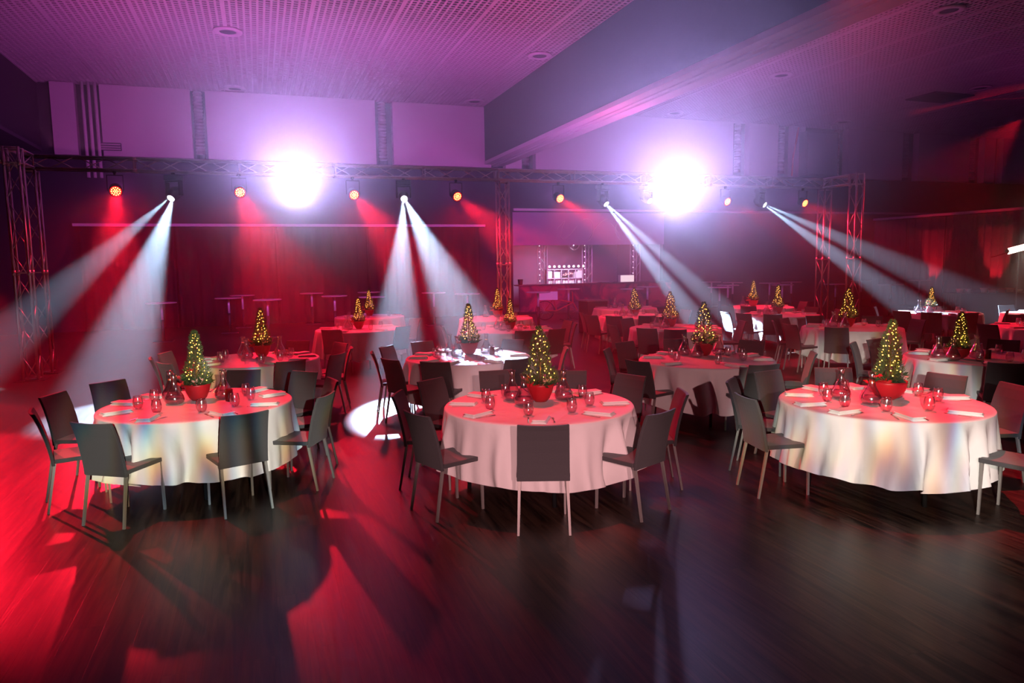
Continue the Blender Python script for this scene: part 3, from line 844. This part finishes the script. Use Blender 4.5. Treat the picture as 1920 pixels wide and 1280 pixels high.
for ti, tb in enumerate(T):
    rnd = random.Random(300 + ti)
    c = atz(tb['c'][0], tb['c'][1], .757); c.z = 0
    fl = Vector((fwd.x, fwd.y, 0)).normalized()
    k = tb['k']
    place('table', make_table, c, rnd.uniform(0, 1.5) if ti != 2 else -1.05, 'round folding table hidden under the cloth, ' + k, 'round tables')
    if ti < 8: cm = cloth_mesh(ti + 3).build('tablecloth', M_cloth, smooth=True); cloth_meshes[ti] = cm
    else: cm = cloth_meshes[ti % 8].copy(); COL.objects.link(cm)
    cm.location = c; cm.rotation_euler = (0, 0, rnd.uniform(0, 6))
    tag(cm, 'white floor-length cloth draped over the ' + k, 'tablecloth', 'white round tablecloths')
    # chairs
    used = {}
    seats = []
    for (px, py) in tb['ch']:
        p = atz(px, py, .86); p.z = 0
        v = p - c; L = v.length; v.normalize()
        L = min(max(L, 1.32), 1.5)
        back = c + v * L                      # ground point under the top of the back
        org = back - v * .305
        rz = math.atan2(-v.y, -v.x) - math.pi / 2
        seats.append(v)
        w_ = clock(v); used[w_] = used.get(w_, 0) + 1
        ext = {1: '', 2: ', second one', 3: ', third one'}[used[w_]]
        rj = rnd.uniform(-.05, .05)
        place('chair', make_chair, org, rz + rj, 'grey chair on the %s side of the %s%s' % (w_, k, ext), 'grey upholstered dining chairs')
    # centrepiece
    tp = c
    if tb['tree']:
        tx, ty, tt, var = tb['tree']
        tp = atz(tx, ty, .757)
        if (Vector((tp.x, tp.y, 0)) - c).length > .35: pass
        zc = (tp - C0).dot(fwd); h = (ty - tt) * zc / F
        s = max(.85, min(1.08, h / .69))
        pl = bpy.data.lights.new('fairy_glow_light', 'POINT'); pl.energy = .6; pl.color = (1, .6, .12); pl.shadow_soft_size = .03
        po = bpy.data.objects.new('fairy_glow_light', pl); COL.objects.link(po); po.location = (tp.x + .02, tp.y - .02, .758 + .30 * s)
        place('tree%d' % var, tree_maker(var), (tp.x, tp.y, .758), YAW * -1 + rnd.uniform(-.3, .3), 'small conifer wrapped in fairy lights in a red pot, ' + k, 'lit potted trees', (s, s, s))
    tp = Vector((tp.x, tp.y, 0))
    ZT = .7585
    def onto(dx, df): return tp + rt0 * dx + fl * df
    nglass = {3: 9, 2: 8, 1: 6, 0: 3}[tb['d']]
    # carafes
    for qi, (dx, df) in enumerate([(-.27, .04), (-.15, -.19), (.24, .05)][: {3: 3, 2: 3, 1: 2, 0: 1}[tb['d']]]):
        if ti == 2: dx -= .12
        q = onto(dx + rnd.uniform(-.03, .03), df + rnd.uniform(-.03, .03))
        wh = ['left', 'front', 'right'][qi]
        place('carafe' if (qi + ti) % 3 else 'carafe_lemon', make_carafe if (qi + ti) % 3 else make_carafe_lemon, (q.x, q.y, ZT), rnd.uniform(0, 6), 'glass water carafe at the %s of the tree, %s' % (wh, k) if tb['tree'] else 'glass water carafe on the %s' % k, 'water carafes', (1.2, 1.2, 1.15))
    if ti in (4, 6, 0): 
        q = onto(.33, -.06); place('candle', make_candle, (q.x, q.y, ZT), 0, 'dark red jar candle beside the carafes, ' + k, 'jar candles')
    if ti in (1, 3, 8, 5): 
        q = onto(.30, .12); place('bunch', make_bunch, (q.x, q.y, ZT), rnd.uniform(0, 3), 'loose bunch of pale roses beside the tree, ' + k, 'rose bunches')
    # place settings
    n = len(seats)
    if n < {3: 9, 2: 8, 1: 7, 0: 4}[tb['d']]:
        want = {3: 9, 2: 8, 1: 7, 0: 4}[tb['d']]
        base = [i * 2 * math.pi / want for i in range(want)]
        angs = [math.atan2(v.y, v.x) for v in seats]
        for b_ in base:
            if len(angs) < want and all(abs((b_ - a + math.pi) % (2 * math.pi) - math.pi) > .5 for a in angs): angs.append(b_)
    else: angs = [math.atan2(v.y, v.x) for v in seats]
    usedn = {}
    angs2 = []
    for a in angs:
        if all(abs((a - b_ + math.pi) % (2 * math.pi) - math.pi) > .38 for b_ in angs2): angs2.append(a)
    for a in angs2:
        v = Vector((math.cos(a), math.sin(a), 0)); w_ = clock(v)
        usedn[w_] = usedn.get(w_, 0) + 1
        ext = {1: '', 2: ', second one', 3: ', third one'}[usedn[w_]]
        sd = Vector((-v.y, v.x, 0))
        q = c + v * .70
        place('napkin', make_napkin, (q.x, q.y, ZT), a + rnd.uniform(-.35, .35), 'folded white napkin at the %s place, %s%s' % (w_, k, ext), 'folded napkins', (1.12, 1.12, 1.2))
        if tb['d'] >= 2:
            q = c + v * .69 + sd * .105; place('fork', make_fork, (q.x, q.y, ZT), a + math.pi + rnd.uniform(-.1, .1), 'steel fork at the %s place, %s%s' % (w_, k, ext), 'forks')
            q = c + v * .69 - sd * .105; place('knife', make_knife, (q.x, q.y, ZT), a + math.pi + rnd.uniform(-.1, .1), 'steel knife at the %s place, %s%s' % (w_, k, ext), 'knives')
        q = c + v * (.47 + rnd.uniform(-.02, .03)) - sd * .10
        if (q - tp).length > .24:
            place('glass', make_glass, (q.x, q.y, ZT), 0, 'round water glass at the %s place, %s%s' % (w_, k, ext), 'water glasses', (1.15, 1.15, 1.3))

# ------------------------------------------------------------------ tall bar tables
def make_bar_table():
    t = thing('bar_table', '', 'table')
    MB().lathe([(0, 1.075), (.38, 1.075), (.40, 1.085), (.40, 1.10), (.39, 1.105), (0, 1.105)], 40).build('tabletop', M_bartable, t)
    MB().tube((0, 0, .62), (0, 0, 1.075), .035, 14).build('upper_post', M_leg2, t, smooth=True)
    MB().tube((0, 0, .03), (0, 0, .62), .045, 14).build('lower_post', M_black, t, smooth=True)
    MB().box(-.25, .25, -.25, .25, 0, .03).build('base_plate', M_black, t, bevel=.005)
    return t
M_bartable = mat('bar_table_top', (0.42, 0.34, 0.34), 0.35)
M_leg2 = mat('brushed_post', (0.7, 0.66, 0.64), 0.45, 0.3)
bar_px = [(302, 567, 'standing alone at the left behind the front left table'), (428, 558, 'first in the group right of the white beam'), (454, 553, 'behind its neighbour in the left group'), (501, 561, 'right one of the left group'),
          (584, 549, 'directly below the big left light'), (627, 554, 'below and right of the big left light'), (692, 547, 'behind the twin small trees'), (697, 556, 'beside the twin small trees'),
          (813, 548, 'between the two halves of the central beam'), (876, 550, 'left of the middle tower, top lit red'), (1009, 547, 'in front of the bar counter, at its left end'), (1066, 541, 'in front of the bar shelf'),
          (1185, 541, 'in front of the white lightbox'), (1214, 537, 'at the right end of the bar'), (1334, 528, 'far back in the cluster of four'), (1374, 529, 'far right in the cluster of four'),
          (1349, 538, 'closest of the cluster of four'), (1365, 534, 'in the middle of the cluster of four'), (1443, 530, 'left of the pair behind the far trees'), (1467, 533, 'in the middle behind the far trees'),
          (1484, 528, 'farthest behind the far trees'), (1567, 532, 'seen between the two right towers'), (1615, 525, 'just right of the towers, far back'), (1670, 533, 'alone between the right tower and the red curtain'), (1724, 525, 'in front of the red-lit curtain')]
for x, y, lb in bar_px:
    p = atz(x, y, 1.105)
    if p.y > BY - .95: p = aty(x, y, BY - .95)
    place('bartable', make_bar_table, (p.x, p.y, 0), 0, 'tall round bar table ' + lb, 'tall bar tables')

# ------------------------------------------------------------------ bar
cyb = BY - .35
t = thing('bar_counter', 'long bar counter with a reddish painted front', 'bar counter', ((bx0 + bx1) / 2, cyb, 0))
hw = (bx1 - bx0) / 2
MB().box(-hw, hw, -.42, .30, 1.12, 1.17).build('counter_top', M_bartop, t, bevel=.01)
m = mat('painted_bar_front', (0.20, 0.02, 0.05), 0.5)
n = m.node_tree; tc = n.nodes.new('ShaderNodeTexCoord'); nz = n.nodes.new('ShaderNodeTexNoise'); nz.inputs['Scale'].default_value = 1.1; nz.inputs['Distortion'].default_value = 1.6; nz.inputs['Detail'].default_value = 3
cr = n.nodes.new('ShaderNodeValToRGB'); cr.color_ramp.elements[0].position = .42; cr.color_ramp.elements[0].color = (.03, .015, .05, 1); cr.color_ramp.elements[1].position = .6; cr.color_ramp.elements[1].color = (.45, .03, .10, 1)
n.links.new(tc.outputs['Object'], nz.inputs['Vector']); n.links.new(nz.outputs[0], cr.inputs[0]); n.links.new(cr.outputs[0], n.nodes['Principled BSDF'].inputs['Base Color'])
MB().box(-hw, hw, -.34, -.28, .10, 1.12).build('painted_front', m, t)
MB().box(-hw, hw, -.30, .25, 0, .10).build('plinth', M_black, t)
# header mural panel above the opening, with its faint flourish lettering
ml = mat('painted_header', (0.34, 0.20, 0.34), 0.7)
t = thing('bar_header_panel', 'wide painted panel over the bar opening with faint script', 'sign', ((bx0 + bx1) / 2, BY, 0))
MB().box(-hw, hw, -.06, 0, 2.74, 4.05).build('panel', ml, t)
for (ox, sc_) in ((-1.6, .8), (-.4, 1.0), (.9, .9)):
    pts = []
    for i in range(30):
        q = i / 29 * 2.4 * math.pi
        pts.append((ox + .35 * sc_ * q / 3 + .28 * sc_ * math.sin(q), -.07, 3.35 + .45 * sc_ * math.cos(q * .9 + ox)))
    MB().path(pts, .018, 6).build('flourish', M_wallup, t)
# back shelf with lit items
def bt(px, py, Y): return aty(px, py, Y)
sx0 = bt(1023, 520, 29).x; sx1 = bt(1090, 520, 29).x
sz = [bt(1055, y, 29).z for y in (533, 521.5, 505)]
t = thing('back_bar_shelf', 'metal shelf unit with square compartments behind the bar', 'shelf', ((sx0 + sx1) / 2, 29, 0))
hh = (sx1 - sx0) / 2
for z in sz: MB().box(-hh, hh, -.16, .16, z - .018, z + .018).build('shelf_board', M_rail, t)
for i in range(6): MB().box(-hh + i * hh * .4 - .015, -hh + i * hh * .4 + .015, -.16, .16, 0, sz[2]).build('upright', M_rail, t)
sc = sx1 - sx0
for i in range(8):
    q = thing('shelf_bulb', 'small white globe bulb in the row over the shelf, %s' % ['leftmost', 'second', 'third', 'fourth', 'fifth', 'sixth', 'seventh', 'last'][i], 'bulb', (sx0 + .15 + i * (sc - .1) / 7, 28.9, sz[2] + .13), 0, 'globe bulbs over the shelf')
    MB().blob((0, 0, 0), .055, 2).build('globe', M_fairywhite, q, smooth=True)
    MB().tube((0, 0, -.112), (0, 0, -.04), .02, 8).build('socket', M_black, q)
rnd = random.Random(4)
def make_bottle():
    t = thing('bottle', '', 'bottle')
    MB().lathe([(0, 0), (.036, 0), (.038, .02), (.038, .15), (.015, .20), (.013, .26), (0, .26)], 14).build('bottle_body', M_bottle, t, smooth=True)
    MB().lathe([(0, .26), (.015, .26), (.015, .275), (0, .275)], 10).build('cap', M_black, t)
    return t
M_bottle = mat('pale_lit_bottle', (0.8, 0.8, 0.7), 0.2, emit=(.9, .9, .75), estr=.0)
for i, fx in enumerate((.08, .13, .19, .28, .33, .37, .48, .52, .57, .66, .70, .75, .90, .94)):
    place('bottle', make_bottle, (sx0 + fx * sc, 28.95, sz[0] + .018), 0, 'bottle on the lower shelf behind the bar, place %d from the left' % (i + 1), 'bottles behind the bar')
for i, (fx, w_, h_, lb) in enumerate(((.09, .2, .3, 'square white carton in the first compartment'), (.29, .28, .26, 'white carton in the second compartment'), (.83, .14, .24, 'narrow white carton beside the flowers'), (.93, .22, .32, 'white carton in the last compartment'))):
    t = thing('carton', lb + ' of the bar shelf', 'box', (sx0 + fx * sc, 28.95, sz[1] + .018))
    MB().box(-w_ / 2, w_ / 2, -.08, .08, 0, h_).build('carton_body', M_white, t, bevel=.005)
    MB().box(-w_ / 2 - .003, w_ / 2 + .003, -.083, .083, h_ - .03, h_ + .004).build('lid', M_white, t)
t = place('bunch2', make_bunch, (sx0 + .58 * sc, 28.95, sz[1] + .018), 0, 'pale flowers lying on the shelf behind the bar', None, (2.6, 2, 3.2))
# disco ball half hidden by the header
p = bt(1076, 458, 28.6)
t = thing('mirror_ball', 'mirror ball hanging behind the bar, half hidden by the header', 'mirror ball', (p.x, 28.6, p.z))
m = mat('mirror_tiles', (.8, .8, .8), .12, 1.0)
MB().blob((0, 0, 0), .27, 3).build('ball', m, t)
MB().tube((0, 0, .26), (0, 0, 3.4 - p.z), .01, 6).build('cord', M_black, t)
# lightbox, tray, glasses on the counter
p = bt(1174, 523, cyb - .1)
t = thing('lightbox_sign', 'glowing white lightbox standing on the bar counter', 'lightbox', (p.x, cyb - .1, 1.17))
MB().box(-.33, .33, -.1, .1, 0, .30).build('box_case', M_white, t, bevel=.01)
MB().box(-.31, .31, -.105, -.1, .015, .285).build('lit_face', M_lightbox, t)
p = bt(974, 528, cyb)
t = thing('drinks_bucket', 'dark bucket on the left end of the bar counter', 'bucket', (p.x, cyb - .1, 1.17))
MB().lathe([(0, 0), (.08, 0), (.11, .22), (.10, .22), (.075, .01), (0, .01)], 20).build('bucket_shell', M_black, t, smooth=True)
MB().lathe([(.105, .20), (.118, .205), (.118, .22), (.105, .22)], 20, close=True).build('rim', M_black, t)
for i, (px, w_) in enumerate(((1111, .14), (1137, .22))):
    p = bt(px, 528, cyb)
    t = thing('serving_tray', 'pale tray on the bar counter %s' % ['right of the shelf bulbs', 'left of the lightbox'][i], 'tray', (p.x, cyb - .1, 1.17))
    MB().lathe([(0, 0), (w_, 0), (w_ + .03, .02), (w_ + .025, .024), (w_ - .005, .006), (0, .006)], 24).build('tray_dish', M_alu, t, smooth=True)
    MB().lathe([(w_ + .02, .02), (w_ + .035, .02), (w_ + .035, .028), (w_ + .02, .028)], 24, close=True).build('rim', M_alu, t)
# string light columns
def make_column():
    t = thing('lattice_column', '', 'column')
    mb = MB()
    for sx in (-.16, .16):
        for sy in (-.16, .16): MB().tube((sx, sy, 0), (sx, sy, 3.3), .02, 6).build('post', M_alu, t)
    for i in range(8):
        mb.tube((-.16, -.16, i * .4), (.16, -.16, i * .4 + .4), .01, 5); mb.tube((.16, .16, i * .4), (-.16, .16, i * .4 + .4), .01, 5)
    mb.build('lacing', M_alu, t)
    for i in range(9): MB().blob((-.2, -.17, 1.0 + i * .25), .022, 1).build('bulb', M_fairywhite, t)
    return t
for px, lb in ((1013, 'left of the bar shelf'), (1097, 'right of the bar shelf'), (1187, 'behind the white lightbox')):
    place('column', make_column, (bt(px, 500, 28.7).x + .1, 28.7, 0), 0, 'slim lattice column with tiny bulbs, ' + lb, 'bulb-trimmed columns in the bar')
# service trolley with dark top and bins in front of the bar
p = atz(1112, 562, .95)
t = thing('waste_station', 'dark boxy waste station with a pale front in front of the bar', 'bin', (p.x, p.y, 0))
MB().box(-.32, .32, -.3, .3, 0, .92).build('cabinet_body', M_black, t, bevel=.01)
MB().box(-.34, .34, -.32, .32, .92, .96).build('top', M_leg, t, bevel=.01)
MB().box(-.08, .24, -.315, -.30, .2, .78).build('front_panel', M_leg, t)
p = atz(1022, 600, 0)
t = thing('cargo_bicycle', 'red cargo bicycle with a menu board parked before the bar', 'bicycle', (p.x, p.y, 0), -YAW)
def wheel(cx):
    e = MB(); n_ = 28
    for i in range(n_):
        a = 2 * math.pi * i / n_; b_ = 2 * math.pi * (i + 1) / n_
        e.tube((cx + .33 * math.cos(a), 0, .345 + .33 * math.sin(a)), (cx + .33 * math.cos(b_), 0, .345 + .33 * math.sin(b_)), .015, 6)
    w0 = e.build('wheel', M_black, t)
    e = MB()
    for i in range(12):
        a = 2 * math.pi * i / 12; e.tube((cx, 0, .345), (cx + .33 * math.cos(a), 0, .345 + .33 * math.sin(a)), .003, 4)
    e.build('spokes', M_alu, w0)
wheel(0); wheel(1.15)
MB().path([(0, 0, .345), (.42, 0, .33), (1.0, 0, .62), (1.15, 0, .345)], .02, 8).path([(0, 0, .345), (.3, 0, .75), (.42, 0, .33)], .02, 8).path([(.3, 0, .75), (1.0, 0, .62), (.98, 0, 1.0)], .02, 8).build('bike_frame', M_pot, t)
MB().box(.15, .38, -.06, .06, .80, .85).build('saddle', M_black, t, bevel=.02)
MB().tube((.98, -.25, 1.0), (.98, .25, 1.0), .014, 8).build('handlebar', M_black, t)
MB().box(-.25, .45, -.13, -.10, .72, 1.02).build('menu_board', M_white, t, bevel=.005)

# ------------------------------------------------------------------ buffet and floodlight at the right
p = atz(1868, 547, .95)
bd = Vector((1, -.1, 0))
t = thing('buffet_table', 'long buffet table under a black floor-length cloth', 'table', (p.x, p.y, 0), -YAW)
MB().box(-1.3, 2.2, -.4, .4, .89, .92).build('tabletop', M_bark, t)
for sx in (-1.2, 2.1):
    for sy in (-.3, .3): MB().tube((sx, sy, 0), (sx, sy, .89), .02, 8).build('leg', M_black, t)
mb = MB()
pts = []
def f(u, v):
    per = [(-1.35, -.45), (2.25, -.45), (2.25, .45), (-1.35, .45), (-1.35, -.45)]
    s = u * 4; i = min(3, int(s)); fr = s - i
    a = Vector(per[i]); b_ = Vector(per[i + 1]); q = a + (b_ - a) * fr
    nn = Vector(((b_ - a).y, -(b_ - a).x)).normalized()
    d = .02 * math.sin(60 * u * 3.3) * (1 - v)
    return (q.x + nn.x * d, q.y + nn.y * d, .02 + .91 * v)
mb.grid(f, 240, 4).box(-1.35, 2.25, -.45, .45, .925, .932)
mo = mb.build('buffet_cloth', M_drape, smooth=False); mo.location = t.location; mo.rotation_euler = t.rotation_euler
tag(mo, 'black cloth hanging to the floor over the long buffet table', 'tablecloth')
bx = Vector((math.cos(-YAW), math.sin(-YAW), 0))
dish = [(-1.1, .10, .13, 'stack of pale bowls at the left end', M_white), (-.85, .09, .12, 'ribbed glass jar holding cutlery', M_alu), (-.62, .11, .11, 'dark round tin', M_wallmid), (-.38, .10, .14, 'pale tall bowl', M_white), (-.12, .13, .12, 'wide red bowl', M_pot), (.15, .13, .12, 'second red bowl', M_pot), (.42, .12, .13, 'straw-coloured basket', M_pinkleaf), (.68, .09, .08, 'small clear bowl on a white saucer', M_white)]
for i, (dx, r_, h_, lb, m_) in enumerate(dish):
    q = Vector((p.x, p.y, .9335)) + bx * dx
    t = thing('serving_bowl', lb + ' on the black buffet table', 'bowl', q, 0)
    MB().lathe([(0, 0), (r_ * .75, 0), (r_, h_), (r_ - .008, h_), (r_ * .75 - .006, .008), (0, .008)], 24).build('bowl_shell', m_, t, smooth=True)
    MB().lathe([(r_ - .004, h_ - .012), (r_ + .01, h_ - .008), (r_ + .01, h_), (r_ - .004, h_)], 24, close=True).build('rim', m_, t)
q = Vector((p.x, p.y, .9335)) + bx * 1.25
t = thing('chafing_dish', 'shiny rounded chafing dish at the end of the buffet', 'serving dish', q, -YAW)
MB().box(-.27, .27, -.18, .18, .13, .2).build('pan', M_steel, t, bevel=.01)
mb = MB(); mb.blob((0, 0, .2), .27, 3, (1, .68, .75)); 
for v in [v for v in mb.bm.verts if v.co.z < .195]: mb.bm.verts.remove(v)
mb.build('lid', M_steel, t, smooth=True)
for sx in (-.24, .24):
    for sy in (-.15, .15): MB().tube((sx, sy, 0), (sx, sy, .13), .01, 6).build('leg', M_steel, t)
MB().box(-.05, .05, -.21, -.19, .02, .12).build('burner', M_pot, t)
p = atz(1912, 465, 2.35)
p = C0 + (p - C0).normalized() * 21 if False else aty(1912, 465, 12.5)
t = thing('floodlight', 'bright tilted floodlight on a stand at the right edge', 'lamp', (p.x, p.y, 0), -YAW)
MB().tube((0, .02, 0), (0, .02, p.z - .02), .018, 8).build('pole', M_black, t)
for a in (0, 2.1, 4.2): MB().tube((0, .02, .35), (.4 * math.cos(a), .02 + .4 * math.sin(a), .012), .012, 6).build('leg', M_black, t)
h = MB().box(-.33, .33, -.06, .06, -.05, .05).build('lamp_head', M_black, t, bevel=.01); h.location = (0, 0, p.z); h.rotation_euler = (R(-35), R(-14), 0)
MB().box(-.30, .30, -.066, -.06, -.042, .042).box(-.30, .30, -.055, .055, -.055, -.05).build('lamp_face', M_lampwarm, h)
MB().box(-.75, -.33, -.012, .012, -.05, -.03).build('arm', M_pot, h)
spot('floodlight_lamp', (p.x, p.y - .12, p.z - .06), (p.x - .2, p.y - 1.2, 0), 150, 60, (1, .85, .7), .6, .08)

# ------------------------------------------------------------------ haze in the air behind the first row
m = bpy.data.materials.new('thin_haze'); m.use_nodes = True
n = m.node_tree; n.nodes.clear()
mo_ = n.nodes.new('ShaderNodeOutputMaterial'); v_ = n.nodes.new('ShaderNodeVolumeScatter')
v_.inputs['Color'].default_value = (1, 1, 1, 1); v_.inputs['Density'].default_value = HAZE; v_.inputs['Anisotropy'].default_value = HAZE_G
n.links.new(v_.outputs[0], mo_.inputs['Volume'])
hz = MB().box(-26, 44, HAZE_START, 46, .004, 8.45).build('haze', m)
hz.rotation_euler = (0, 0, -YAW)
tag(hz, 'thin theatrical haze hanging in the hall between the tables and the back wall', 'haze', kind='stuff')
